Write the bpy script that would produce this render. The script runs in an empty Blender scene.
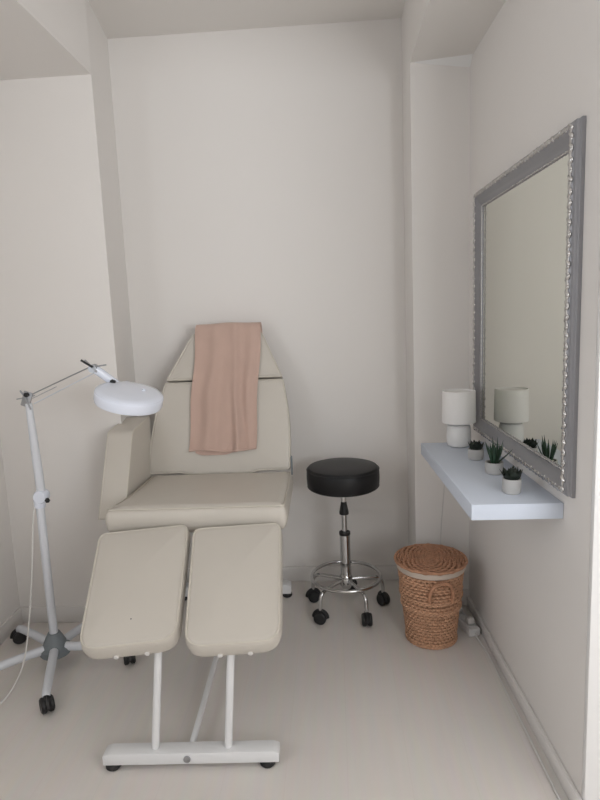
import bpy, bmesh, math, random
from mathutils import Vector, Matrix
random.seed(7)
PI = math.pi
S = bpy.context.scene
COL = S.collection

# ------------------------------------------------------------------ materials
def new_mat(name, color, rough=0.6, metal=0.0, bump=0.0, bscale=200.0, var=0.0, vscale=6.0, spec=0.5,
            stretch=(1, 1, 1), sheen=0.0, coat=0.0, bdist=0.001):
    m = bpy.data.materials.new(name); m.use_nodes = True
    nt = m.node_tree; b = nt.nodes['Principled BSDF']
    b.inputs['Base Color'].default_value = (*color, 1)
    b.inputs['Roughness'].default_value = rough
    b.inputs['Metallic'].default_value = metal
    b.inputs['Specular IOR Level'].default_value = spec
    b.inputs['Sheen Weight'].default_value = sheen
    b.inputs['Coat Weight'].default_value = coat
    tc = nt.nodes.new('ShaderNodeTexCoord'); mp = nt.nodes.new('ShaderNodeMapping')
    mp.inputs['Scale'].default_value = stretch
    nt.links.new(tc.outputs['Object'], mp.inputs['Vector'])
    if var > 0:
        n = nt.nodes.new('ShaderNodeTexNoise'); n.inputs['Scale'].default_value = vscale
        n.inputs['Detail'].default_value = 4
        nt.links.new(mp.outputs['Vector'], n.inputs['Vector'])
        mx = nt.nodes.new('ShaderNodeMix'); mx.data_type = 'RGBA'
        mx.inputs['A'].default_value = (*[c * (1 - var) for c in color], 1)
        mx.inputs['B'].default_value = (*[min(1, c * (1 + var)) for c in color], 1)
        nt.links.new(n.outputs['Fac'], mx.inputs['Factor'])
        nt.links.new(mx.outputs['Result'], b.inputs['Base Color'])
    if bump > 0:
        n2 = nt.nodes.new('ShaderNodeTexNoise'); n2.inputs['Scale'].default_value = bscale
        n2.inputs['Detail'].default_value = 3
        nt.links.new(mp.outputs['Vector'], n2.inputs['Vector'])
        bp = nt.nodes.new('ShaderNodeBump'); bp.inputs['Strength'].default_value = bump
        bp.inputs['Distance'].default_value = bdist
        nt.links.new(n2.outputs['Fac'], bp.inputs['Height'])
        nt.links.new(bp.outputs['Normal'], b.inputs['Normal'])
    return m

M_WALL = new_mat('wall_paint', (.86, .825, .79), .75, bump=.12, bscale=160, var=.012, vscale=2, spec=.3)
M_CEIL = new_mat('ceiling_paint', (.86, .825, .785), .85, bump=.1, bscale=160, spec=.2)
M_SKIRT = new_mat('skirting_paint', (.82, .79, .76), .5, spec=.4)
M_GLOSSW = new_mat('white_gloss_paint', (.90, .89, .875), .35)
M_VINYL = new_mat('cream_vinyl', (.62, .575, .51), .42, bump=.25, bscale=420, var=.02, vscale=9, spec=.45, bdist=.0006)
M_PIPE = new_mat('cream_piping', (.64, .595, .515), .4)
M_WMETAL = new_mat('white_enamel', (.82, .82, .82), .3)
M_LAMPW = new_mat('lamp_white_plastic', (.83, .87, .97), .22, coat=.2)
M_LAMPTUBE = new_mat('lamp_white_tube', (.74, .76, .80), .3)
M_GREYP = new_mat('grey_plastic', (.20, .225, .24), .5)
M_BLACK = new_mat('black_plastic', (.012, .012, .013), .5)
M_BVINYL = new_mat('black_vinyl', (.009, .009, .010), .42, bump=.3, bscale=400, spec=.35, bdist=.0006)
M_CHROME = new_mat('chrome', (.60, .60, .60), .12, 1.0)
M_STEEL = new_mat('dull_steel', (.42, .43, .45), .35, 1.0)
M_TOWEL = new_mat('towel_terry', (.64, .455, .38), .95, bump=.8, bscale=900, var=.05, vscale=14, spec=.1, sheen=.25, bdist=.002)
M_SHELF = new_mat('shelf_white', (.66, .71, .80), .6, spec=.25)
M_CERAM = new_mat('white_ceramic', (.86, .85, .835), .5, bump=.1, bscale=60)
M_POT = new_mat('pale_concrete', (.50, .49, .475), .7, bump=.2, bscale=90, var=.06, vscale=40)
M_SHADE = new_mat('white_shade_fabric', (.89, .87, .85), .85, bump=.3, bscale=500)
M_SUCC = new_mat('dark_succulent', (.016, .024, .016), .55, var=.5, vscale=60)
M_ALOE = new_mat('green_aloe', (.022, .055, .030), .45, var=.35, vscale=50)
M_SOIL = new_mat('soil', (.03, .024, .018), .95, bump=.8, bscale=300)
M_FRAME = new_mat('grey_frame_lacquer', (.30, .30, .315), .38, .35, bump=.06, bscale=50)
M_CARVE = new_mat('silver_leaf', (.58, .57, .56), .24, .95, bump=.4, bscale=120, var=.45, vscale=90)
M_MIRROR = new_mat('mirror_glass', (.80, .81, .745), .015, 1.0)
M_WICKER = new_mat('wicker', (.60, .345, .215), .55, var=.42, vscale=30, bump=.4, bscale=200, spec=.35, stretch=(1, 1, 5))
M_WICKERL = new_mat('wicker_lid', (.50, .26, .155), .55, var=.42, vscale=45, bump=.4, bscale=200, spec=.35)
M_LINER = new_mat('liner_cotton', (.62, .52, .44), .95, bump=.4, bscale=400)
M_CORD = new_mat('white_cord', (.74, .72, .69), .5)
M_STRIP = new_mat('white_strip_plastic', (.78, .77, .76), .4)
M_LENS = bpy.data.materials.new('lens_glass'); M_LENS.use_nodes = True
_b = M_LENS.node_tree.nodes['Principled BSDF']
_b.inputs['Transmission Weight'].default_value = 1; _b.inputs['Roughness'].default_value = .02

# floor: pale plank laminate
def floor_mat():
    m = bpy.data.materials.new('pale_laminate'); m.use_nodes = True
    nt = m.node_tree; b = nt.nodes['Principled BSDF']
    tc = nt.nodes.new('ShaderNodeTexCoord')
    mp = nt.nodes.new('ShaderNodeMapping'); mp.inputs['Scale'].default_value = (1, 1, 1)
    mp.inputs['Rotation'].default_value = (0, 0, PI / 2)
    nt.links.new(tc.outputs['Object'], mp.inputs['Vector'])
    br = nt.nodes.new('ShaderNodeTexBrick')
    br.inputs['Scale'].default_value = 1.0; br.inputs['Brick Width'].default_value = 1.25
    br.inputs['Row Height'].default_value = .19; br.inputs['Mortar Size'].default_value = .0012
    br.inputs['Mortar Smooth'].default_value = .3
    br.inputs['Color1'].default_value = (.83, .78, .732, 1)
    br.inputs['Color2'].default_value = (.822, .772, .724, 1)
    br.inputs['Mortar'].default_value = (.80, .75, .70, 1)
    nt.links.new(mp.outputs['Vector'], br.inputs['Vector'])
    mp2 = nt.nodes.new('ShaderNodeMapping'); mp2.inputs['Scale'].default_value = (14, 1.2, 1)
    nt.links.new(tc.outputs['Object'], mp2.inputs['Vector'])
    n = nt.nodes.new('ShaderNodeTexNoise'); n.inputs['Scale'].default_value = 2.5; n.inputs['Detail'].default_value = 6
    nt.links.new(mp2.outputs['Vector'], n.inputs['Vector'])
    mx = nt.nodes.new('ShaderNodeMix'); mx.data_type = 'RGBA'; mx.blend_type = 'MULTIPLY'
    mx.inputs['Factor'].default_value = .10
    nt.links.new(br.outputs['Color'], mx.inputs['A']); nt.links.new(n.outputs['Color'], mx.inputs['B'])
    nt.links.new(mx.outputs['Result'], b.inputs['Base Color'])
    b.inputs['Roughness'].default_value = .38; b.inputs['Specular IOR Level'].default_value = .4
    return m
M_FLOOR = floor_mat()

# ------------------------------------------------------------------ mesh helpers
def V(*a): return Vector(a)

def add_box(bm, lo, hi, bev=0.0, seg=2, M=None):
    x0, y0, z0 = lo; x1, y1, z1 = hi
    r = bmesh.ops.create_cube(bm, size=1.0)
    vs = r['verts']
    for v in vs:
        v.co = Vector(((x0 + x1) / 2 + v.co.x * (x1 - x0), (y0 + y1) / 2 + v.co.y * (y1 - y0), (z0 + z1) / 2 + v.co.z * (z1 - z0)))
    allv = set(vs)
    if bev > 0:
        es = list({e for v in vs for e in v.link_edges})
        rr = bmesh.ops.bevel(bm, geom=es, offset=bev, segments=seg, affect='EDGES', profile=.5)
        allv = {v for v in allv if v.is_valid} | set(rr['verts'])
    if M is not None:
        bmesh.ops.transform(bm, matrix=M, verts=list(allv))

def add_prism(bm, poly, z0, z1, bev=0.0, M=None, seg=2):
    """poly: list of (x,y), extruded along z."""
    lo = [bm.verts.new((x, y, z0)) for x, y in poly]
    hi = [bm.verts.new((x, y, z1)) for x, y in poly]
    n = len(poly)
    fs = [bm.faces.new(lo[::-1]), bm.faces.new(hi)]
    for i in range(n):
        fs.append(bm.faces.new((lo[i], lo[(i + 1) % n], hi[(i + 1) % n], hi[i])))
    allv = set(lo + hi)
    bmesh.ops.recalc_face_normals(bm, faces=fs)
    if bev > 0:
        es = list({e for f in fs for e in f.edges})
        rr = bmesh.ops.bevel(bm, geom=es, offset=bev, segments=seg, affect='EDGES', profile=.5)
        allv = {v for v in allv if v.is_valid} | set(rr['verts'])
    if M is not None:
        bmesh.ops.transform(bm, matrix=M, verts=list(allv))

def add_lathe(bm, prof, n=32, M=None, jitter=None):
    """prof: (r,z) from bottom to top; r==0 ends become poles."""
    rows = []
    for r, z in prof:
        if r < 1e-6:
            rows.append([bm.verts.new((0, 0, z))])
        else:
            rows.append([bm.verts.new((r * math.cos(2 * PI * i / n), r * math.sin(2 * PI * i / n), z)) for i in range(n)])
    fs = []
    for a, b in zip(rows[:-1], rows[1:]):
        if len(a) == 1 and len(b) == 1: continue
        for i in range(n):
            j = (i + 1) % n
            if len(a) == 1: fs.append(bm.faces.new((a[0], b[j], b[i])))
            elif len(b) == 1: fs.append(bm.faces.new((a[i], a[j], b[0])))
            else: fs.append(bm.faces.new((a[i], a[j], b[j], b[i])))
    vs = [v for r in rows for v in r]
    bmesh.ops.recalc_face_normals(bm, faces=fs)
    if M is not None: bmesh.ops.transform(bm, matrix=M, verts=vs)
    return rows

def smooth_path(pts, k=6, closed=False):
    P = [Vector(p) for p in pts]; n = len(P); out = []
    rng = range(n if closed else n - 1)
    for i in rng:
        p0 = P[(i - 1) % n] if closed or i > 0 else P[0] * 2 - P[1]
        p1, p2 = P[i], P[(i + 1) % n]
        p3 = P[(i + 2) % n] if closed or i + 2 < n else P[-1] * 2 - P[-2]
        for s in range(k):
            t = s / k
            out.append(.5 * ((2 * p1) + (p2 - p0) * t + (2 * p0 - 5 * p1 + 4 * p2 - p3) * t * t + (3 * p1 - p0 - 3 * p2 + p3) * t ** 3))
    if not closed: out.append(P[-1])
    return out

def add_tube(bm, pts, r, n=12, closed=False, M=None, squash=None):
    P = [Vector(p) for p in pts]; m = len(P)
    R = r if isinstance(r, (list, tuple)) else [r] * m
    T = []
    for i in range(m):
        a = P[(i - 1) % m] if closed or i > 0 else P[i]
        b = P[(i + 1) % m] if closed or i < m - 1 else P[i]
        T.append((b - a).normalized())
    u = T[0].orthogonal().normalized()
    if abs(T[0].z) < .9:
        u = T[0].cross(Vector((0, 0, 1))).normalized()
    rows = []
    for i in range(m):
        u = (u - T[i] * u.dot(T[i])).normalized(); w = T[i].cross(u)
        rows.append([bm.verts.new(P[i] + (u * math.cos(2 * PI * k / n) + w * math.sin(2 * PI * k / n) * (squash or 1)) * R[i]) for k in range(n)])
    fs = []
    for i in range(m if closed else m - 1):
        a, b = rows[i], rows[(i + 1) % m]
        for k in range(n):
            fs.append(bm.faces.new((a[k], a[(k + 1) % n], b[(k + 1) % n], b[k])))
    if not closed:
        fs.append(bm.faces.new(rows[0][::-1])); fs.append(bm.faces.new(rows[-1]))
    vs = [v for r_ in rows for v in r_]
    bmesh.ops.recalc_face_normals(bm, faces=fs)
    if M is not None: bmesh.ops.transform(bm, matrix=M, verts=vs)

def round_poly(pts, rad, k=5):
    n = len(pts); out = []
    rad = rad if isinstance(rad, (list, tuple)) else [rad] * n
    for i in range(n):
        p = Vector(pts[i]); a = Vector(pts[i - 1]); b = Vector(pts[(i + 1) % n])
        da, db = (a - p), (b - p)
        r = min(rad[i], da.length * .48, db.length * .48)
        s, e = p + da.normalized() * r, p + db.normalized() * r
        for j in range(k + 1):
            t = j / k
            out.append(s * (1 - t) ** 2 + p * 2 * t * (1 - t) + e * t * t)
    # subdivide long edges
    res = []
    for i in range(len(out)):
        a, b = out[i], out[(i + 1) % len(out)]
        res.append(a)
        L = (b - a).length
        q = int(L / .03)
        for j in range(1, q): res.append(a.lerp(b, j / q))
    return res

def inset(poly, d):
    n = len(poly); out = []
    for i in range(n):
        a, p, b = poly[i - 1], poly[i], poly[(i + 1) % n]
        e1 = (p - a).normalized(); e2 = (b - p).normalized()
        n1 = Vector((-e1.y, e1.x)); n2 = Vector((-e2.y, e2.x))
        nn = (n1 + n2)
        if nn.length < 1e-6: nn = n1
        nn.normalize()
        out.append(p + nn * (d / max(.5, nn.dot(n1))))
    return out

def add_cushion(bm, poly, t, r, dome=.01, M=None, seg=5, puff=0.0):
    """poly CCW in xy; thickness t along +z, edges rounded with r, top domed."""
    rings = []
    for k in range(seg + 1):
        a = PI / 2 * k / seg
        rings.append((inset(poly, r * (1 - math.sin(a))), r * (1 - math.cos(a))))
    if puff:
        rings.append((inset(poly, -puff), t * .5))
    for k in range(seg + 1):
        a = PI / 2 * k / seg
        rings.append((inset(poly, r * (1 - math.cos(a))), t - r + r * math.sin(a)))
    c = sum(poly, Vector((0, 0))) / len(poly)
    base = rings[-1][0]
    for f in (.08, .18, .32, .5, .7, .88):
        rings.append(([p.lerp(c, f) for p in base], t + dome * (1 - (1 - f) ** 2.2)))
    rows = [[bm.verts.new((p.x, p.y, z)) for p in ring] for ring, z in rings]
    n = len(poly)
    fs = []
    for a, b in zip(rows[:-1], rows[1:]):
        for i in range(n):
            fs.append(bm.faces.new((a[i], a[(i + 1) % n], b[(i + 1) % n], b[i])))
    vt = bm.verts.new((c.x, c.y, t + dome)); vb = bm.verts.new((c.x, c.y, 0))
    for i in range(n):
        fs.append(bm.faces.new((rows[-1][i], rows[-1][(i + 1) % n], vt)))
        fs.append(bm.faces.new((rows[0][(i + 1) % n], rows[0][i], vb)))
    vs = [v for r_ in rows for v in r_] + [vt, vb]
    bmesh.ops.recalc_face_normals(bm, faces=fs)
    if M is not None: bmesh.ops.transform(bm, matrix=M, verts=vs)

def add_piping(bm, poly, t, r, rad=.0035, M=None):
    pts = [Vector((p.x, p.y, t - r * .22)) for p in inset(poly, r * .25)]
    add_tube(bm, pts, rad, 8, True, M)

# ------------------------------------------------------------------ object helpers
def obj(name, bm, mat, parent=None, angle=35):
    me = bpy.data.meshes.new(name)
    bm.normal_update(); bm.to_mesh(me); bm.free()
    for p in me.polygons: p.use_smooth = True
    me.set_sharp_from_angle(angle=math.radians(angle))
    me.materials.append(mat)
    o = bpy.data.objects.new(name, me); COL.objects.link(o)
    if parent: o.parent = parent
    return o
def tag(o, label, cat, group=None):
    o['label'] = label; o['category'] = cat
    if group: o['group'] = group
    return o
def thing(name, label, cat, loc=(0, 0, 0), rotz=0.0, group=None):
    o = bpy.data.objects.new(name, None); COL.objects.link(o)
    o.empty_display_size = .1
    o.location = loc; o.rotation_euler = (0, 0, rotz)
    return tag(o, label, cat, group)
def struct(name, bm, mat, parent=None):
    o = obj(name, bm, mat, parent)
    if not parent: o['kind'] = 'structure'
    return o
B = bmesh.new
def look(a, b):
    """matrix taking +z axis to direction a->b, placed at a."""
    d = (Vector(b) - Vector(a)).normalized()
    return Matrix.Translation(a) @ d.to_track_quat('Z', 'Y').to_matrix().to_4x4()

# ------------------------------------------------------------------ the room
XL, XP, YP = -1.53, -.962, 2.53          # left wall, corner of left panel, depth of left panel
YB, ZC = 2.93, 2.72                      # back wall, ceiling
XR0 = .355                               # left face of the right pillar
YPIL = 2.65
Y0 = -1.5                                # wall behind the camera
def xw(y): return .602 + .034 * (YPIL - y)   # right wall, not quite parallel
ZBL, ZBR = 2.41, 2.42

bm = B(); add_box(bm, (-1.7, Y0 - .15, -.12), (3.25, 3.1, 0)); struct('floor', bm, M_FLOOR)
bm = B(); add_box(bm, (-1.7, Y0 - .15, ZC), (3.25, 3.1, ZC + .12)); struct('ceiling', bm, M_CEIL)
LY0, LY1, LZ0, LZ1 = -.9, .8, .9, 2.25      # unseen opening added in the left wall to let in fill light
bm = B(); add_box(bm, (XL - .12, LY1, 0), (XL, YP, ZC)); add_box(bm, (XL - .12, Y0 - .15, 0), (XL, LY0, ZC))
add_box(bm, (XL - .12, LY0, 0), (XL, LY1, LZ0)); add_box(bm, (XL - .12, LY0, LZ1), (XL, LY1, ZC)); struct('wall_left', bm, M_WALL)
bm = B()
for lo, hi in (((LY0, LZ0), (LY0 + .05, LZ1)), ((LY1 - .05, LZ0), (LY1, LZ1)), ((LY0, LZ0), (LY1, LZ0 + .05)), ((LY0, LZ1 - .05), (LY1, LZ1)), ((-.075, LZ0), (-.025, LZ1))):
    add_box(bm, (XL - .10, lo[0], lo[1]), (XL - .05, hi[0], hi[1]), .004)
struct('fill_window_frame', bm, M_GLOSSW)  # frame for the added left opening, out of view
bm = B(); add_prism(bm, [(XL - .12, YP), (XP, YP), (XP - .06, YB), (XP - .06, 3.05), (XL - .12, 3.05)], 0, ZC); struct('wall_recess', bm, M_WALL)
bm = B(); add_box(bm, (XP - .06, YB, 0), (XR0, 3.05, ZC)); struct('wall_back', bm, M_WALL)
bm = B(); add_box(bm, (XR0, YPIL, 0), (.85, 3.05, ZC)); struct('wall_pillar', bm, M_WALL)
bm = B(); add_prism(bm, [(xw(YPIL), YPIL), (xw(1.477), 1.477), (.85, 1.477), (.85, YPIL)], 0, ZC); struct('wall_right', bm, M_WALL)
# the wall ends here: white boarded end, the room opens to the right of it
bm = B(); add_box(bm, (xw(1.457) - .001, 1.457, 0), (.86, 1.477, ZC), .003); struct('trim_1', bm, M_GLOSSW)
bm = B(); add_box(bm, (.86, 1.467, 0), (3.1, 1.55, ZC)); struct('wall_return', bm, M_WALL)
bm = B(); add_box(bm, (3.1, Y0 - .15, 0), (3.22, 1.55, ZC)); struct('wall_right_front', bm, M_WALL)
# beams under the ceiling
bm = B(); add_box(bm, (XL, Y0, ZBL), (XP, YP, ZC)); struct('ceiling_beam_left', bm, M_WALL)
bm = B(); add_prism(bm, [(XR0, YPIL), (XR0, Y0), (xw(1.457), Y0), (xw(1.457), 1.457), (xw(YPIL), YPIL)], ZBR, ZC); struct('ceiling_beam_right', bm, M_CEIL)
# bright streak of light shaped as a white wedge between beam and pillar
bm = B()
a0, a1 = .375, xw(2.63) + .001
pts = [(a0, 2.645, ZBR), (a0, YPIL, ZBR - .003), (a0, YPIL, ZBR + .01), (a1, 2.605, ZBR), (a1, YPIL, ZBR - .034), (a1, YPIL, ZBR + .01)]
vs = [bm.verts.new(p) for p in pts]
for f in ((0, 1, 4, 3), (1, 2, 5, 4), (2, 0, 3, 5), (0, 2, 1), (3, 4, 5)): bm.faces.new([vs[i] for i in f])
bmesh.ops.recalc_face_normals(bm, faces=bm.faces); struct('light_streak_wedge', bm, M_GLOSSW)
# wall behind the camera with its window opening
WX0, WX1, WZ0, WZ1 = .93, 3.03, .95, 2.4
bm = B()
add_box(bm, (XL, Y0 - .15, 0), (WX0, Y0, ZC)); add_box(bm, (WX1, Y0 - .15, 0), (3.1, Y0, ZC))
add_box(bm, (WX0, Y0 - .15, 0), (WX1, Y0, WZ0)); add_box(bm, (WX0, Y0 - .15, WZ1), (WX1, Y0, ZC))
struct('wall_front', bm, M_WALL)
bm = B()
for lo, hi in (((WX0, WZ0), (WX0 + .05, WZ1)), ((WX1 - .05, WZ0), (WX1, WZ1)), ((WX0, WZ0), (WX1, WZ0 + .05)), ((WX0, WZ1 - .05), (WX1, WZ1)), ((1.875, WZ0), (1.925, WZ1))):
    add_box(bm, (lo[0], Y0 - .12, lo[1]), (hi[0], Y0 - .06, hi[1]), .004)
struct('window_1', bm, M_GLOSSW)
# skirting boards
HB, TB = .078, .014
def skirting(name, poly, h=HB):
    bm = B(); add_prism(bm, poly, 0, h, .003); struct(name, bm, M_SKIRT)
skirting('baseboard_left', [(XL, Y0), (XL + TB, Y0), (XL + TB, YP - TB), (XL, YP - TB)])
skirting('baseboard_panel', [(XL, YP - TB), (XP + .004, YP - TB), (XP + .004, YP), (XL, YP)])
skirting('baseboard_back', [(XP - .06, YB - TB), (XR0, YB - TB), (XR0, YB), (XP - .06, YB)])
skirting('baseboard_pillar', [(XR0 - .01, YPIL - TB), (xw(YPIL), YPIL - TB), (xw(YPIL), YPIL), (XR0 - .01, YPIL)])
skirting('baseboard_right', [(xw(1.457) - TB, 1.457), (xw(1.457), 1.457), (xw(YPIL), YPIL - TB), (xw(YPIL) - TB, YPIL - TB)], .052)

# ------------------------------------------------------------------ treatment chair
chair = thing('treatment_chair', 'cream vinyl pedicure treatment chair with split leg rests and white metal base', 'chair', (-.495, 1.64, 0), .035)
# white metal base
def cham_bar(bm, x0, x1, y0, y1, z0, z1, c):
    add_prism(bm, [(x0, z0), (x1, z0), (x1, z1 - c * .35), (x1 - c, z1), (x0 + c, z1), (x0, z1 - c * .35)], -(y1), -(y0), .003,
              Matrix(((1, 0, 0, 0), (0, 0, -1, 0), (0, 1, 0, 0), (0, 0, 0, 1))))
def foot_bm(x, y):
    bm = B(); add_lathe(bm, [(0, 0), (.020, 0), (.025, .006), (.025, .016), (.020, .025), (0, .025)], 20, Matrix.Translation((x, y, 0)))
    return bm
bm = B(); cham_bar(bm, -.272, .284, -.022, .030, .022, .060, .020); fb = obj('front_base_bar', bm, M_WMETAL, chair)
for s in (-1, 1): obj('foot', foot_bm(s * .245, .0), M_BLACK, fb)
bm = B(); add_lathe(bm, [(0, 0), (.011, 0), (.011, .004), (.006, .006), (0, .006)], 16, Matrix.Translation((-.004, -.0225, .041)) @ Matrix.Rotation(PI / 2, 4, 'X')); obj('bolt', bm, M_STEEL, fb)
bm = B(); cham_bar(bm, -.29, .282, 1.08, 1.135, .024, .074, .025); rb = obj('rear_base_bar', bm, M_WMETAL, chair)
for s in (-1, 1): obj('foot', foot_bm(s * .26, 1.107), M_BLACK, rb)
bm = B(); add_box(bm, (-.009, .03, .034), (.009, 1.085, .054), .005); obj('base_beam', bm, M_WMETAL, chair)
# lifting frame under the seat
bm = B()
add_tube(bm, [(-.02, .95, .05), (-.02, .62, .585)], .02, 12); add_tube(bm, [(.05, .70, .05), (.05, .93, .585)], .018, 12)
add_box(bm, (-.03, .68, .03), (.08, .72, .07), .005)
obj('lift_frame', bm, M_WMETAL, chair)
bm = B()
for s in (-1, 1): add_box(bm, (s * .2 - .016, .45, .575), (s * .2 + .016, 1.02, .605), .004)
for y in (.48, .93): add_box(bm, (-.216, y - .016, .578), (.216, y + .016, .604), .004)
obj('seat_frame', bm, M_WMETAL, chair)
# front supports
for x0, x1 in ((-.110, -.083), (.122, .145)):
    bm = B(); add_tube(bm, [(x0, .006, .055), (x1, .03, .375)], .0125, 16); obj('leg', bm, M_WMETAL, chair)
# leg rest cushions
def leg_rest(cx_top, cx_bot, w_top, w_bot, tr, yb, zb, zt):
    A = Vector((cx_bot, yb, zb)); Tp = Vector((cx_top, .362, zt))
    v = (Tp - A); L = v.length; v.normalize()
    u = Vector((1, 0, 0)); u = (u - v * u.dot(v)).normalized(); n = u.cross(v)
    th = .072
    Mx = Matrix((u, v, n)).transposed().to_4x4(); Mx.translation = A - n * th
    poly = round_poly([(-w_bot / 2, 0), (w_bot / 2, 0), (w_top / 2, L), (-w_top / 2, L)], [.065, .065, .035, .035], 7)
    bm = B(); add_cushion(bm, poly, th, .018, .014, Mx, puff=.003)
    o = obj('leg_rest', bm, M_VINYL, chair)
    bm = B(); add_piping(bm, poly, th, .02, .0036, Mx); obj('piping', bm, M_PIPE, o)
    for q in (-.3, .22):
        bm = B(); add_lathe(bm, [(0, 0), (.008, 0), (.008, .004), (0, .006)], 12, Mx @ Matrix.Translation((q * w_bot * .6 + .012, -.001, .02)) @ Matrix.Rotation(PI / 2, 4, 'X'))
        obj('staple', bm, M_SKIRT, o)
    bm = B(); add_lathe(bm, [(0, 0), (.016, 0), (.019, .008), (.019, .022), (.014, .03), (0, .03)], 16, Mx @ Matrix.Translation((tr, .14, -.0295)))
    obj('lock_knob', bm, M_BLACK, o)
    return o
ll = leg_rest(-.201, -.156, .324, .300, -.055, -.040, .438, .655)
ok, hp_, hn_, _i = ll.closest_point_on_mesh(Vector((-.160, .02, .50)))
bm = B(); add_lathe(bm, [(0, -.001), (.0024, -.0005), (.0018, .0010), (0, .0013)], 10, look(hp_, hp_ + hn_))
obj('pinhole_mark', bm, M_BLACK, ll)
leg_rest(.138, .162, .320, .292, .09, -.048, .438, .657)
# seat cushion (surface rises a little toward the front)
polyS = round_poly([(-.362, .405), (.318, .395), (.322, .95), (-.335, .965), (-.335, .60)], [.022, .026, .02, .02, .03], 6)
def seat_M(t):
    return Matrix.Translation((0, 0, 0)) @ Matrix(((1, 0, 0, 0), (0, 1, 0, 0), (0, -.045, 1,   .735 - t), (0, 0, 0, 1)))
bm = B(); add_cushion(bm, polyS, .108, .040, .006, seat_M(.108), puff=.002); seat = obj('seat', bm, M_VINYL, chair)
bm = B(); add_piping(bm, polyS, .108, .040, .003, seat_M(.108)); obj('piping', bm, M_PIPE, seat)
# backrest plane: origin at hinge, u right, v up the back, n toward the sitter
bu = Vector((1, 0.0, .0)); bv = Vector((0.0, .185, .665)).normalized(); bn = bu.cross(bv)
bn = -bn if bn.y > 0 else bn
# right handed frame (u, v, n)
BK = Matrix((bu, bv, bu.cross(bv))).transposed().to_4x4()
BK.translation = Vector((0, .975, .687))
TH = .075
BKb = BK @ Matrix.Translation((0, 0, -TH))
pb = round_poly([(-.355, .0), (-.19, .0), (-.15, -.013), (.12, -.013), (.16, .0), (.31, .0), (.316, .16), (.313, .265), (.290, .431), (-.276, .431), (-.328, .265), (-.350, .12)], [.02, .03, .03, .03, .03, .02, .05, .08, .012, .012, .08, .05], 5)
bm = B(); add_cushion(bm, pb, TH, .016, .008, BKb); bk = obj('backrest', bm, M_VINYL, chair)
bm = B(); add_piping(bm, pb, TH, .016, .003, BKb); obj('piping', bm, M_PIPE, bk)
ph = round_poly([(-.273, .438), (.287, .438), (.197, .655), (.165, .685), (-.098, .685), (-.145, .658)], [.012, .012, .03, .03, .03, .03], 5)
bm = B(); add_cushion(bm, ph, TH, .016, .006, BKb); hd = obj('headrest', bm, M_VINYL, chair)
bm = B(); add_piping(bm, ph, TH, .016, .003, BKb); obj('piping', bm, M_PIPE, hd)
bm = B()
for s in (-.14, .14): add_box(bm, (s - .015, .02, -.022), (s + .015, .335, -.0005), .003, M=BKb)
for v_ in (.06, .28): add_box(bm, (-.155, v_, -.022), (.155, v_ + .03, -.0005), .003, M=BKb)
obj('back_frame', bm, M_WMETAL, chair)
# armrest on the left, its bracket left bare on the right
pa = [(.580, .612), (.96, .60), (1.045, .955), (.772, .935)]
Ma = Matrix(((0, 0, 1, 0), (1, 0, 0, 0), (0, 1, 0, 0), (0, 0, 0, 1)))
pr = round_poly(pa, [.012, .03, .03, .02], 4)
bm = B(); add_cushion(bm, pr, .108, .006, .003, Ma @ Matrix.Translation((0, 0, -.452)))
arm = obj('armrest', bm, M_VINYL, chair)
bm = B()
for z in (-.452 + .106, -.452 + .002):
    add_tube(bm, [Vector((p.x, p.y, z)) for p in inset(pr, .0012)], .003, 8, True, Ma)
obj('piping', bm, M_PIPE, arm)
bm = B(); add_box(bm, (.312, .985, .66), (.3195, 1.01, .745), .002); obj('armrest_bracket', bm, M_GREYP, chair)

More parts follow.
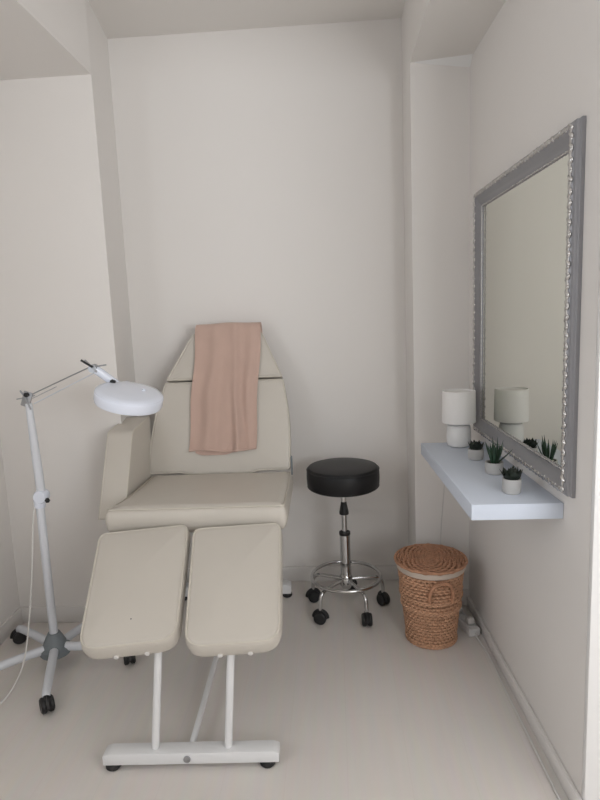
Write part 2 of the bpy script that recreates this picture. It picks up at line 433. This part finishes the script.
# ------------------------------------------------------------------ towel over the head of the chair
def towel():
    Mw = Matrix.Translation(chair.location) @ Matrix.Rotation(.035, 4, 'Z') @ BK
    bm = B()
    NU, NS = 56, 110
    top_v, Tt = .685, TH
    # path (v, n): front hem -> up -> over -> down behind
    path = [(.095, .018), (.20, .020), (.33, .022), (.45, .021), (.58, .020), (.655, .020), (.690, .014), (.708, -.004), (.711, -.036), (.706, -.066), (.692, -.083), (.655, -.087), (.58, -.089), (.45, -.0895), (.36, -.0895)]
    P = smooth_path([(0, a, b) for a, b in path], 10)
    # resample by length
    Ls = [0]
    for a, b in zip(P[:-1], P[1:]): Ls.append(Ls[-1] + (b - a).length)
    def at(s):
        t = s * Ls[-1]; i = 0
        while i < len(Ls) - 2 and Ls[i + 1] < t: i += 1
        f = (t - Ls[i]) / max(1e-9, Ls[i + 1] - Ls[i])
        return P[i].lerp(P[i + 1], f)
    front_frac = .60
    rows = []
    for j in range(NS + 1):
        s = j / NS; c = at(s); row = []
        fr = 1 - min(1, s / front_frac)         # 1 at the front hem, 0 at the top
        ul = -.117 - .042 * fr + .004 * math.sin(s * 19); ur = .192 - .040 * fr + .004 * math.sin(s * 15 + 1)
        for i in range(NU + 1):
            w = i / NU
            x = ul + (ur - ul) * w
            amp = .017 * min(1, .25 + 1.2 * fr) if s < front_frac + .05 else .0
            ph_ = 1.1 * fr
            d = amp * (math.exp(-((w - .60 - .12 * fr) / .055) ** 2) * 1.3 + math.exp(-((w - .32 + .02 * fr) / .10) ** 2) * .9
                       + math.exp(-((w - .86 - .03 * fr) / .06) ** 2) * .7 * (1 - fr * .4) - .5 * math.exp(-((w - .70 - .13 * fr) / .04) ** 2)
                       + .25 * math.sin(w * 23 + 3 * fr)) + .0015 * math.sin(9 * w + 21 * s)
            d = max(d, -.004)
            vv = c.y; nn = c.z
            if s < front_frac: nn += d
            if j < 3: vv += .006 * math.sin(w * 7 + .5) - .010 * w * 0
            # top sag between the folds
            if front_frac - .12 < s < front_frac + .15: vv += .005 * math.exp(-((w - .5) / .2) ** 2)
            row.append(bm.verts.new(Mw @ Vector((x, vv, nn))))
        rows.append(row)
    for j in range(NS):
        for i in range(NU):
            bm.faces.new((rows[j][i], rows[j][i + 1], rows[j + 1][i + 1], rows[j + 1][i]))
    # second layer of the fold peeping out below the hem
    rows2 = []
    for j in range(9):
        row = []
        for i in range(25):
            w = i / 24
            x = -.128 + .175 * w
            edge = .024 * (1 - abs(2 * w - 1) ** 5)
            row.append(bm.verts.new(Mw @ Vector((x, .125 - (.032 + edge * .55) * (j / 8), .0115 + .001 * math.sin(w * 9)))))
        rows2.append(row)
    for j in range(8):
        for i in range(24):
            bm.faces.new((rows2[j][i], rows2[j][i + 1], rows2[j + 1][i + 1], rows2[j + 1][i]))
    bmesh.ops.recalc_face_normals(bm, faces=bm.faces)
    # hem ridge and thickness
    bmesh.ops.solidify(bm, geom=list(bm.faces), thickness=.0045)
    bmesh.ops.recalc_face_normals(bm, faces=bm.faces)
    hem = [Mw @ Vector((-.157 + .003 + .3075 * k / 40, .100 + .006 * math.sin(k / 40 * 7 + .5), .0225 + .017 * math.exp(-((k / 40 - .72) / .055) ** 2) * 1.3 + .0153 * math.exp(-((k / 40 - .30) / .10) ** 2))) for k in range(41)]
    add_tube(bm, hem, .0042, 8)
    o = obj('towel', bm, M_TOWEL, None, 60)
    return tag(o, 'dusty pink beige towel draped over the top of the cream treatment chair', 'towel')
towel()

# ------------------------------------------------------------------ stool
ST = Vector((.022, 2.625, 0))
stool = thing('rolling_stool', 'round black padded rolling stool with chrome column, foot ring and castors', 'stool', ST)
ZT = .026
bm = B(); add_lathe(bm, [(r, z + ZT) for r, z in [(0, .572), (.10, .572), (.152, .573), (.162, .579), (.1665, .595), (.168, .62), (.1675, .645), (.165, .664), (.158, .673), (.145, .677), (.08, .681), (0, .683)]], 56)
se = obj('seat', bm, M_BVINYL, stool)
bm = B()
for z, r in ((.662 + ZT, .1660), (.584 + ZT, .1640)):
    add_tube(bm, [(r * math.cos(2 * PI * k / 60), r * math.sin(2 * PI * k / 60), z) for k in range(60)], .0022, 6, True)
obj('seam', bm, M_BVINYL, se)
bm = B(); add_lathe(bm, [(0, .586), (.07, .586), (.07, .5975), (0, .5975)], 24); add_tube(bm, [(-.02, .05, .590), (-.06, .10, .588), (-.08, .13, .586)], .004, 8); obj('seat_plate', bm, M_BLACK, stool)
bm = B(); add_lathe(bm, [(0, .30), (.0125, .30), (.0125, .588), (0, .588)], 24); obj('gas_piston', bm, M_CHROME, stool)
bm = B(); add_lathe(bm, [(.0126, .470), (.0215, .470), (.022, .480), (.016, .512), (.0130, .530), (.0126, .530)], 24); obj('dust_cover', bm, M_BLACK, stool)
bm = B(); add_lathe(bm, [(0, .13), (.024, .13), (.024, .37), (0, .37)], 28); obj('column', bm, M_CHROME, stool)
bm = B(); add_lathe(bm, [(.0126, .370), (.0255, .370), (.0265, .376), (.0255, .384), (.0126, .384)], 28); obj('collar', bm, M_BLACK, stool)
bm = B(); add_lathe(bm, [(0, .105), (.020, .105), (.030, .125), (.030, .165), (.024, .175), (0, .175)], 28); obj('hub', bm, M_CHROME, stool)
bm = B(); RR = .162; add_tube(bm, [(RR * math.cos(2 * PI * k / 64), RR * math.sin(2 * PI * k / 64), .165) for k in range(64)], .0085, 12, True); obj('foot_ring', bm, M_CHROME, stool)
def caster_bm(x, y, dx, dy, r=.029, w=.046):
    """twin-wheel castor standing on z=0 at x,y; axle along (dx,dy)."""
    bm = B()
    ax = Vector((dx, dy, 0)).normalized()
    for s in (-1, 1):
        c = Vector((x, y, r)) + ax * s * w * .28
        Mx = look(c - ax * w * .22, c + ax)
        add_lathe(bm, [(0, 0), (r * .82, 0), (r, w * .10), (r, w * .34), (r * .82, w * .44), (0, w * .44)], 22, Mx)
    add_box(bm, (x - .009, y - .009, r * .9), (x + .009, y + .009, r * 2.0), .003)
    h = ax.cross(Vector((0, 0, 1)))
    add_tube(bm, [Vector((x, y, r)) + h * (r * 1.06 * math.cos(a)) + Vector((0, 0, r * 1.06 * math.sin(a))) for a in [PI * k / 12 for k in range(13)]], w * .22, 8, False)
    zmin = min(v.co.z for v in bm.verts)
    bmesh.ops.translate(bm, verts=bm.verts, vec=(0, 0, -zmin))
    return bm
for k, ang in enumerate((83, 155, 227, 299, 11)):
    a = math.radians(ang); c, s = math.cos(a), math.sin(a)
    bm = B()
    path = smooth_path([(.02 * c, .02 * s, .150), (.09 * c, .09 * s, .148), (.150 * c, .150 * s, .142), (.172 * c, .172 * s, .122), (.178 * c, .178 * s, .085), (.179 * c, .179 * s, .050)], 6)
    add_tube(bm, path, .0085, 12)
    lg = obj('leg', bm, M_CHROME, stool)
    t = a + [.6, -.8, .5, 1.1, .4][k]
    obj('caster', caster_bm(.179 * c, .179 * s, math.cos(t), math.sin(t)), M_BLACK, lg)

# ------------------------------------------------------------------ magnifier floor lamp
LB = Vector((-1.188, 2.18, 0))
lamp = thing('magnifying_lamp', 'white jointed magnifying floor lamp on five wheeled legs beside the treatment chair', 'lamp', LB)
bm = B(); add_lathe(bm, [(0, .055), (.058, .055), (.062, .062), (.060, .082), (.047, .090), (.044, .105), (.033, .128), (.024, .145), (0, .145)], 32); obj('base_hub', bm, M_GREYP, lamp)
for k in range(5):
    a = math.radians(-70.5 + 72 * k); c, s = math.cos(a), math.sin(a)
    L = .305
    bm = B()
    path = smooth_path([(.045 * c, .045 * s, .083), (.16 * c, .16 * s, .079), (L * .93 * c, L * .93 * s, .070), (L * c, L * s, .060)], 5)
    add_tube(bm, path, [.0180 - .003 * i / (len(path) - 1) for i in range(len(path))], 14)
    lg = obj('leg', bm, M_LAMPTUBE, lamp)
    t = a + (1.9, .4, .9, -.5, .9)[k]
    obj('caster', caster_bm(L * c, L * s, math.cos(t), math.sin(t), .029, .046), M_BLACK, lg)
bm = B(); add_lathe(bm, [(0, .14), (.0165, .14), (.0165, .70), (0, .70)], 24); obj('pole', bm, M_LAMPTUBE, lamp)
E1 = Vector((.014, -.005, .728)); E2 = Vector((.004, -.01, 1.112)); K = Vector((.324, -.13, 1.236))
bm = B(); add_lathe(bm, [(0, -.022), (.024, -.022), (.027, -.016), (.027, .016), (.024, .022), (0, .022)], 28, Matrix.Translation(E1) @ Matrix.Rotation(PI / 2, 4, 'X')); 
add_lathe(bm, [(0, .68), (.020, .68), (.022, .688), (.022, .712), (.016, .72), (0, .72)], 24)
ej = obj('elbow_joint', bm, M_LAMPW, lamp)
bm = B(); add_lathe(bm, [(0, 0), (.007, 0), (.010, .004), (.010, .013), (0, .015)], 6, look(E1 + Vector((.024, -.010, -.012)), E1 + Vector((.06, -.05, -.02)))); obj('lock_knob', bm, M_BLACK, ej)
bm = B(); add_tube(bm, [E1 + Vector((0, 0, .01)), E1.lerp(E2, .35) , E1.lerp(E2, .55), E1.lerp(E2, .97)], [.0175, .0175, .016, .013], 16); obj('lower_arm', bm, M_LAMPTUBE, lamp)
# tip of the lower arm: plate, spring hook and black knob
bm = B(); add_box(bm, (-.022, -.004, -.026), (.014, .004, .034), .003, M=Matrix.Translation(E2 + Vector((0, -.004, .0))) @ Matrix.Rotation(.35, 4, 'Y'))
add_tube(bm, [E2 + Vector((-.022, -.01, .04)), E2 + Vector((-.004, -.01, .012)), E2 + Vector((.012, -.01, -.035))], .0035, 8)
add_tube(bm, [E2 + Vector((-.045, 0, .006)), E2 + Vector((.03, -.004, .018))], .0022, 8)
aj = obj('arm_joint', bm, M_STEEL, lamp)
bm = B(); add_lathe(bm, [(0, 0), (.009, 0), (.009, .012), (0, .014)], 6, look(E2 + Vector((.004, -.010, .024)), E2 + Vector((.004, -.06, .024)))); obj('lock_knob', bm, M_BLACK, aj)
# upper arm: two thin parallel rods with springs
d = K - E2
def spring(bm, a, b, r, turns, w):
    a, b = Vector(a), Vector(b); t = (b - a).normalized(); u = t.orthogonal().normalized(); v = t.cross(u); n = turns * 8
    add_tube(bm, [a.lerp(b, i / n) + (u * math.cos(2 * PI * i / 8) + v * math.sin(2 * PI * i / 8)) * r for i in range(n + 1)], w, 5)
for off, nm in ((Vector((.010, 0, .020)), 'upper_rod'), (Vector((.022, 0, -.014)), 'lower_rod')):
    bm = B(); add_tube(bm, [E2 + off, K + off * .7], .0024, 8); obj(nm, bm, M_STEEL if nm == 'upper_rod' else M_LAMPTUBE, lamp)
bm = B(); spring(bm, E2 + d * .04 + Vector((.012, -.008, .004)), E2 + d * .42 + Vector((.012, -.008, .004)), .0014, 40, .0006); obj('spring', bm, M_STEEL, lamp)
# knuckle and neck
HC = Vector((.464, -.18, 1.139))                     # centre of the head disc
hn = Vector((.25, -.15, 1)).normalized()
NB = HC + hn * .018 + Vector((-.074, .078, .016))     # where the neck meets the head
bm = B(); add_lathe(bm, [(0, -.014), (.015, -.014), (.015, .014), (0, .014)], 20, Matrix.Translation(K) @ Matrix.Rotation(PI / 2, 4, 'X'))
add_tube(bm, [K + Vector((-.028, -.005, .030)), K + Vector((.016, -.012, -.012))], .0045, 8)
add_tube(bm, [K + Vector((-.012, -.006, .004)), K + Vector((.05, -.006, .012))], .0028, 8)
kn = obj('arm_joint', bm, M_STEEL, lamp)
bm = B(); add_tube(bm, [K + Vector((-.036, -.016, .032)), K + Vector((.004, -.02, .006))], .004, 8); obj('clip', bm, M_BLACK, kn)
bm = B(); add_tube(bm, smooth_path([K + Vector((.006, 0, -.004)), K.lerp(NB, .35) + Vector((0, 0, .002)), K.lerp(NB, .75), NB], 6), .0155, 16); obj('neck', bm, M_LAMPW, lamp)
bm = B(); add_lathe(bm, [(0, 0), (.010, 0), (.010, .018), (0, .02)], 8, look(NB + Vector((-.004, -.018, .010)), NB + Vector((.0, -.05, .016)))); obj('lock_knob', bm, M_BLACK, lamp)
HM = Matrix.Translation(HC) @ hn.to_track_quat('Z', 'Y').to_matrix().to_4x4()
bm = B(); add_lathe(bm, [(.062, -.030), (.100, -.033), (.1150, -.029), (.1180, -.020), (.1185, .000), (.1180, .0065), (.1165, .0085), (.062, .0085)], 64, HM)
head = obj('lamp_head', bm, M_LAMPW, lamp)
bm = B(); add_lathe(bm, [(0, .0086), (.1160, .0086), (.1165, .0105), (.1125, .0150), (.096, .0190), (.05, .0212), (0, .022)], 64, HM); 
lid = obj('lens_cover', bm, M_LAMPW, head)
bm = B(); add_lathe(bm, [(0, -.018), (.061, -.014), (.061, -.006), (0, -.002)], 48, HM); obj('lens', bm, M_LENS, head)
bm = B(); add_box(bm, (-.022, -.014, -.006), (.030, .014, .014), .005, M=Matrix.Translation(NB + Vector((.022, .0, -.006))) @ hn.to_track_quat('Z', 'Y').to_matrix().to_4x4()); obj('hinge', bm, M_LAMPW, head)
bm = B(); add_tube(bm, [HM @ Vector((.045, -.02, .0215)), HM @ Vector((.045, -.02, .027))], .007, 12); obj('cover_tab', bm, M_LAMPW, head)
# mains cord hanging beside the pole down to the floor
bm = B(); add_tube(bm, smooth_path([(-.014, -.012, .69), (-.022, -.022, .64), (-.035, -.045, .45), (-.05, -.08, .25), (-.058, -.14, .10), (-.075, -.22, .030), (-.115, -.28, .004), (-.20, -.36, .004), (-.30, -.48, .004)], 8), .0032, 8); obj('power_cord', bm, M_CORD, lamp)

# ------------------------------------------------------------------ wicker laundry basket
BK_ = Vector((.378, 2.375, 0))
basket = thing('wicker_basket', 'tall round woven wicker basket with lid and pale cloth liner under the shelf', 'basket', BK_)
H = .345
def brad(z): t = z / H; return .100 + .036 * t ** 1.05
bm = B()
NT, ROW = 70, 25                                   # stakes and rows of weaving
pitch = H / ROW
add_lathe(bm, [(0, .002), (.088, .002)] + [(brad(H * k / 8) - .0125, max(.004, H * k / 8)) for k in range(9)], 48)
for k in range(NT):
    a = 2 * PI * k / NT
    add_tube(bm, [((brad(z) - .0035) * math.cos(a), (brad(z) - .0035) * math.sin(a), z) for z in (.004, .11, .22, H - .004)], .0024, 5)
for row in range(ROW):
    z = (row + .5) * pitch
    band = .003 if row in (12, 13, 16, 17) else (.0025 if row < 2 else 0)
    pts = []
    n = NT * 5
    for i in range(n):
        th = 2 * PI * i / n
        r = brad(z) - .0022 + band + .0034 * math.sin(NT / 2 * th + PI * (row % 2) + .0)
        pts.append((r * math.cos(th), r * math.sin(th), z + .0012 * math.sin(th * 3 + row * 1.7)))
    add_tube(bm, pts, .0058, 6, True)
obj('basket_body', bm, M_WICKER, basket, 80)
# braided bands round the middle and the foot
def braid(bm, z, amp, r0, w):
    for ph_ in (0, PI):
        pts = []
        for k in range(180):
            th = 2 * PI * k / 180
            r = brad(z) + r0 + .002 * math.cos(th * 22 + ph_)
            pts.append((r * math.cos(th), r * math.sin(th), z + amp * math.sin(th * 22 + ph_)))
        add_tube(bm, pts, w, 6, True)
for z_, a_, r_ in ((.165, .0055, .0065), (.212, .0055, .0065), (.010, .004, .004)):
    bm = B(); braid(bm, z_, a_, r_, .0045); obj('braided_band', bm, M_WICKER, basket)
bm = B()
add_lathe(bm, [(.128, .322), (.1415, .323), (.1455, .332), (.1445, .3465), (.136, .3475), (.128, .345)], 64)
obj('cloth_liner', bm, M_LINER, basket)
# loop handle on the front, drooping from the rim
bm = B()
aH = math.radians(-80)
hp = []
for k in range(25):
    t = k / 24; ang = aH + .36 * math.cos(PI * (1 - t)) * (1 if True else 0)
    zz = .218 + .092 * math.sin(PI * t) ** .6
    r = brad(zz) + .013
    hp.append((r * math.cos(ang), r * math.sin(ang), zz))
for ph_ in (0, PI):
    pts = []
    for k, p in enumerate(smooth_path(hp, 3)):
        p = Vector(p); rad = Vector((p.x, p.y, 0)).normalized()
        pts.append(p + rad * .0025 * math.cos(k * .9 + ph_) + Vector((0, 0, .0025 * math.sin(k * .9 + ph_))))
    add_tube(bm, pts, .0066, 8)
obj('handle', bm, M_WICKERL, basket)
# lid: rings of weave
bm = B()
LR, NR, NS_ = .146, 14, 32
def lz(r): return .358 - .005 * (r / LR) ** 2
add_lathe(bm, [(0, .3495), (LR - .003, .3495), (LR - .003, lz(LR) - .004), (LR * .5, lz(LR * .5) - .004), (0, lz(0) - .004)], 48)
add_lathe(bm, [(0, lz(0)), (.010, lz(0) + .002), (.006, lz(0) + .006), (0, lz(0) + .007)], 14)
for k in range(NS_):
    a = 2 * PI * k / NS_
    add_tube(bm, [(r * math.cos(a), r * math.sin(a), lz(r)) for r in (.015, .06, .10, LR - .004)], .003, 6)
for q in range(NR):
    r0 = .012 + (LR - .012) * q / (NR - 1)
    n = NS_ * 5
    pts = []
    for i in range(n):
        th = 2 * PI * i / n
        kk = NS_ / 2 if r0 > .05 else NS_ / 4
        pts.append((r0 * math.cos(th), r0 * math.sin(th), lz(r0) + .001 + (.0042 if r0 > .05 else .0028) * math.sin(kk * th + PI * (q % 2))))
    add_tube(bm, pts, .0046, 6, True)
add_tube(bm, [((LR + .002) * math.cos(2 * PI * i / 64), (LR + .002) * math.sin(2 * PI * i / 64), .3545) for i in range(64)], .0055, 8, True)
lidb = obj('lid', bm, M_WICKERL, basket, 80)

# ------------------------------------------------------------------ floating shelf and what stands on it
ZS = .84
bm = B()
add_prism(bm, [(xw(1.635) - .001, 1.635), (xw(2.44) - .001, 2.44), (.353, 2.44), (.378, 1.635)], ZS - .047, ZS, .002)
shelf = tag(obj('wall_shelf', bm, M_SHELF), 'thick white floating shelf mounted on the wall below the silver mirror', 'shelf')

tl = thing('table_lamp', 'white table lamp with drum shade at the far end of the shelf', 'lamp', (.497, 2.375, ZS))
bm = B(); add_lathe(bm, [(0, 0), (.036, 0), (.044, .004), (.048, .015), (.049, .04), (.048, .07), (.044, .086), (.036, .092), (.012, .094), (0, .094)], 40); obj('lamp_base', bm, M_CERAM, tl)
bm = B(); add_lathe(bm, [(.0, .097), (.062, .097), (.067, .099), (.0675, .104), (.0655, .225), (.0645, .228), (.062, .228), (.062, .222), (.010, .205), (0, .205)], 44); obj('lamp_shade', bm, M_SHADE, tl)
bm = B(); add_lathe(bm, [(0, .092), (.013, .092), (.013, .0985), (0, .0985)], 16); obj('lamp_neck', bm, M_CERAM, tl)
# its cord drops behind the shelf end to the power strip
bm = B(); add_tube(bm, smooth_path([(-.02, .045, .004), (-.026, .070, .003), (-.030, .085, -.03), (-.034, .15, -.25), (-.032, .235, -.45), (-.034, .242, -.60), (-.038, .240, -.72), (-.040, .236, -.815), (-.042, .225, -.8345)], 8), .0022, 8); obj('power_cord', bm, M_CORD, tl)

def pot_bm(r, h):
    bm = B(); add_lathe(bm, [(0, 0), (r * .80, 0), (r * .93, h * .08), (r, h * .35), (r, h * .85), (r * .97, h), (r * .86, h), (r * .84, h * .82), (0, h * .80)], 32); return bm
def leaf(bm, base, d, up, L, w, th, curl=.3, n=7):
    """thick pointed leaf"""
    d = d.normalized(); side = d.cross(up).normalized(); nrm = side.cross(d).normalized()
    rows = []
    for i in range(n + 1):
        t = i / n
        ww = w * (math.sin(PI * min(1, t * .86 + .12)) ** .8) * (1 - t ** 4) + .0003
        hh = th * (1 - t) + .0003
        c = base + d * (L * t) + nrm * (curl * L * t * t)
        rows.append([bm.verts.new(c + side * ww * math.cos(a) + nrm * hh * math.sin(a)) for a in [2 * PI * k / 8 for k in range(8)]])
    fs = []
    for a, b in zip(rows[:-1], rows[1:]):
        for k in range(8): fs.append(bm.faces.new((a[k], a[(k + 1) % 8], b[(k + 1) % 8], b[k])))
    fs.append(bm.faces.new(rows[0][::-1])); fs.append(bm.faces.new(rows[-1]))
    bmesh.ops.recalc_face_normals(bm, faces=fs)
def rosette(seed, R, z0):
    rnd = random.Random(seed); bm = B()
    for ring, (cnt, el, L) in enumerate(((7, .52, 1.0), (7, .85, .92), (6, 1.15, .75), (4, 1.38, .55))):
        for k in range(cnt):
            a = 2 * PI * k / cnt + ring * .45 + rnd.uniform(-.15, .15); e = el + rnd.uniform(-.14, .14)
            d = Vector((math.cos(a) * math.cos(e), math.sin(a) * math.cos(e), math.sin(e)))
            leaf(bm, Vector((math.cos(a) * .005, math.sin(a) * .005, z0)), d, Vector((0, 0, 1)), R * L * rnd.uniform(.9, 1.12), R * .40, .0035, .30)
    return bm
def aloe(seed, z0):
    rnd = random.Random(seed); bm = B()
    for k in range(16):
        a = 2.4 * k + rnd.uniform(-.3, .3); e = .92 + .52 * (k / 15) ** .7
        if k == 3: e = .62; a = -1.9
        d = Vector((math.cos(a) * math.cos(e), math.sin(a) * math.cos(e), math.sin(e)))
        L = .060 + .022 * rnd.random() + (.008 if k > 10 else 0)
        leaf(bm, Vector((math.cos(a) * .009, math.sin(a) * .009, z0)), d, Vector((0, 0, 1)) if abs(d.z) < .97 else Vector((1, 0, 0)), L, .0045, .003, .10)
    return bm
def potted(loc, label, r, h, plant, mat, rz):
    t = thing('potted_succulent', label, 'plant', (*loc, ZS), rz, 'small potted succulents on the shelf')
    obj('pot', pot_bm(r, h), M_POT, t)
    bm = B(); add_lathe(bm, [(0, h * .805), (r * .83, h * .825), (r * .5, h * .88), (0, h * .9)], 24); obj('soil', bm, M_SOIL, t)
    obj('leaves', plant, mat, t)
    return t
potted((.512, 2.150), 'dark rosette succulent in white pot standing next to the white table lamp', .0285, .040, rosette(3, .039, .034), M_SUCC, .3)
potted((.527, 1.955), 'spiky green aloe in white pot between two rosette succulents', .030, .040, aloe(5, .036), M_ALOE, 1.9)
potted((.521, 1.738), 'dark rosette succulent in white pot nearest the front end of the shelf', .0275, .046, rosette(11, .042, .040), M_SUCC, 1.2)

# ------------------------------------------------------------------ wall mirror
rz = math.atan2(1, -.034)
mir = thing('wall_mirror', 'large rectangular mirror in carved silver grey frame hung above the white shelf', 'mirror', (xw(1.565), 1.565, .877), rz)
W, HH = .92, .977
prof = [(0, .0005), (0, .010), (.004, .013), (.004, .021), (.010, .024), (.012, .024), (.016, .029), (.024, .031), (.030, .027), (.034, .025), (.042, .020), (.056, .014), (.060, .0135), (.066, .012), (.068, .009), (.068, .0005)]
bm = B()
cor = [(0, 0, 1, 1), (W, 0, -1, 1), (W, HH, -1, -1), (0, HH, 1, -1)]
rows = [[bm.verts.new((x + sx * t, b, z + sz * t)) for t, b in prof] for x, z, sx, sz in cor]
for i in range(4):
    a, b = rows[i], rows[(i + 1) % 4]
    for k in range(len(prof)):
        q = (k + 1) % len(prof)
        bm.faces.new((a[k], b[k], b[q], a[q]))
bmesh.ops.recalc_face_normals(bm, faces=bm.faces)
obj('mirror_frame', bm, M_FRAME, mir, 25)
bm = B(); add_box(bm, (.063, .001, .063), (W - .063, .0085, HH - .063)); obj('mirror_glass', bm, M_MIRROR, mir)
# carved leaf trim along the ridge and fine beading at the glass
bm = B()
def carve(bm, p, q, step, r, wob):
    p, q = Vector(p), Vector(q); L = (q - p).length; t = (q - p) / L
    side = Vector((0, 1, 0)).cross(t); nn = int(L / step)
    for k in range(nn):
        c = p + t * (k + .5) * L / nn
        sgn = 1 if k % 2 else -1
        dv = (t * .8 + side * sgn * .75).normalized()
        Mx = look(c, c + dv) @ Matrix.Diagonal((1, 1, 1.9, 1))
        s = r * (1 + .25 * math.sin(k * 2.3))
        add_lathe(bm, [(0, -s), (s * .7, -s * .7), (s, 0), (s * .7, s * .7), (0, s)], 6, Mx)
    add_tube(bm, [p, q], r * .8, 6)
o_ = .021
def rect_carve(o_, b, step, r):
    for p, q in (((o_, b, o_), (W - o_, b, o_)), ((W - o_, b, o_), (W - o_, b, HH - o_)), ((W - o_, b, HH - o_), (o_, b, HH - o_)), ((o_, b, HH - o_), (o_, b, o_))):
        carve(bm, p, q, step, r, 0)
rect_carve(.018, .0285, .013, .0058)
obj('carved_trim', bm, M_CARVE, mir, 60)
bm = B(); rect_carve(.0635, .0125, .009, .0026); obj('beaded_trim', bm, M_CARVE, mir, 60)

# ------------------------------------------------------------------ power strip by the corner
ps = thing('power_strip', 'white power strip with cord lying on the floor behind the wicker basket', 'power strip', (.535, 2.47, 0), math.radians(106))
bm = B(); add_box(bm, (-.105, -.026, 0), (.105, .026, .036), .006, 3); obj('strip_body', bm, M_STRIP, ps)
for k in range(3):
    bm = B(); add_lathe(bm, [(.018, .0362), (.021, .0362), (.021, .039), (.018, .039), (.0175, .0364)], 24, Matrix.Translation((-.066 + .055 * k, 0, 0))); so = obj('socket', bm, M_STRIP, ps)
bm = B(); add_box(bm, (-.075, -.016, .040), (-.045, .016, .066), .005); obj('plug', bm, M_CORD, ps)
bm = B(); add_box(bm, (.030, -.016, .040), (.058, .016, .062), .005); obj('plug', bm, M_CORD, ps)
bm = B()
Mi = (Matrix.Translation((.535, 2.47, 0)) @ Matrix.Rotation(math.radians(106), 4, 'Z')).inverted()
wp = [(.564, 2.37, .014), (.572, 2.33, .005), (.585, 2.22, .0045), (.588, 2.0, .0045), (.594, 1.8, .0045), (.598, 1.6, .0045), (.602, 1.45, .0045), (.606, 1.33, .0045)]
add_tube(bm, smooth_path([Mi @ Vector(p) for p in wp], 8), .004, 8); obj('power_cord', bm, M_CORD, ps)

# ------------------------------------------------------------------ light: daylight through the window behind the camera, plus added fill from the left
def area(name, loc, rot, sx, sy, power, color, spread=180):
    l = bpy.data.lights.new(name, 'AREA'); l.shape = 'RECTANGLE'; l.size = sx; l.size_y = sy
    l.energy = power; l.color = color; l.spread = math.radians(spread)
    o = bpy.data.objects.new(name, l); COL.objects.link(o); o.location = loc; o.rotation_euler = rot
    return o
area('window_daylight', ((WX0 + WX1) / 2, Y0 - .05, (WZ0 + WZ1) / 2), (PI / 2 + .50, 0, 0), WX1 - WX0 - .1, WZ1 - WZ0 - .1, 58, (.95, .975, 1.0), 140)
area('left_fill_light', (XL - .04, (LY0 + LY1) / 2, (LZ0 + LZ1) / 2), (0, -PI / 2 - .1, 0), LZ1 - LZ0 - .1, LY1 - LY0 - .1, 10, (.95, .975, 1.0), 180)  # added fill, lifts the right wall, beams and near floor
w = bpy.data.worlds.new('world'); S.world = w; w.use_nodes = True
bg = w.node_tree.nodes['Background']; bg.inputs['Color'].default_value = (.80, .88, 1, 1); bg.inputs['Strength'].default_value = 1.0

# ------------------------------------------------------------------ camera
F = 585.0
dn = Vector((162, 3970, F)).normalized()
fy = Vector((33, -86, F)); fy = (fy - dn * fy.dot(dn)).normalized()
zz = -dn; xx = fy.cross(zz)
# rows xx,fy,zz = world axes in camera coordinates (x right, y down, z forward)
right = Vector((xx.x, fy.x, zz.x)); down = Vector((xx.y, fy.y, zz.y)); fwd = Vector((xx.z, fy.z, zz.z))
cam = bpy.data.cameras.new('camera'); co = bpy.data.objects.new('camera', cam); COL.objects.link(co)
mt = Matrix((right, -down, -fwd)).transposed().to_4x4(); mt.translation = Vector((0, 0, 1.4))
co.matrix_world = mt
cam.sensor_fit = 'HORIZONTAL'; cam.sensor_width = 36; cam.lens = F / 600 * 36; cam.clip_start = .02
S.camera = co
S.view_settings.view_transform = 'Standard'; S.view_settings.look = 'None'
S.view_settings.gamma = 1; S.view_settings.use_curve_mapping = False
S.view_settings.exposure = 0.12
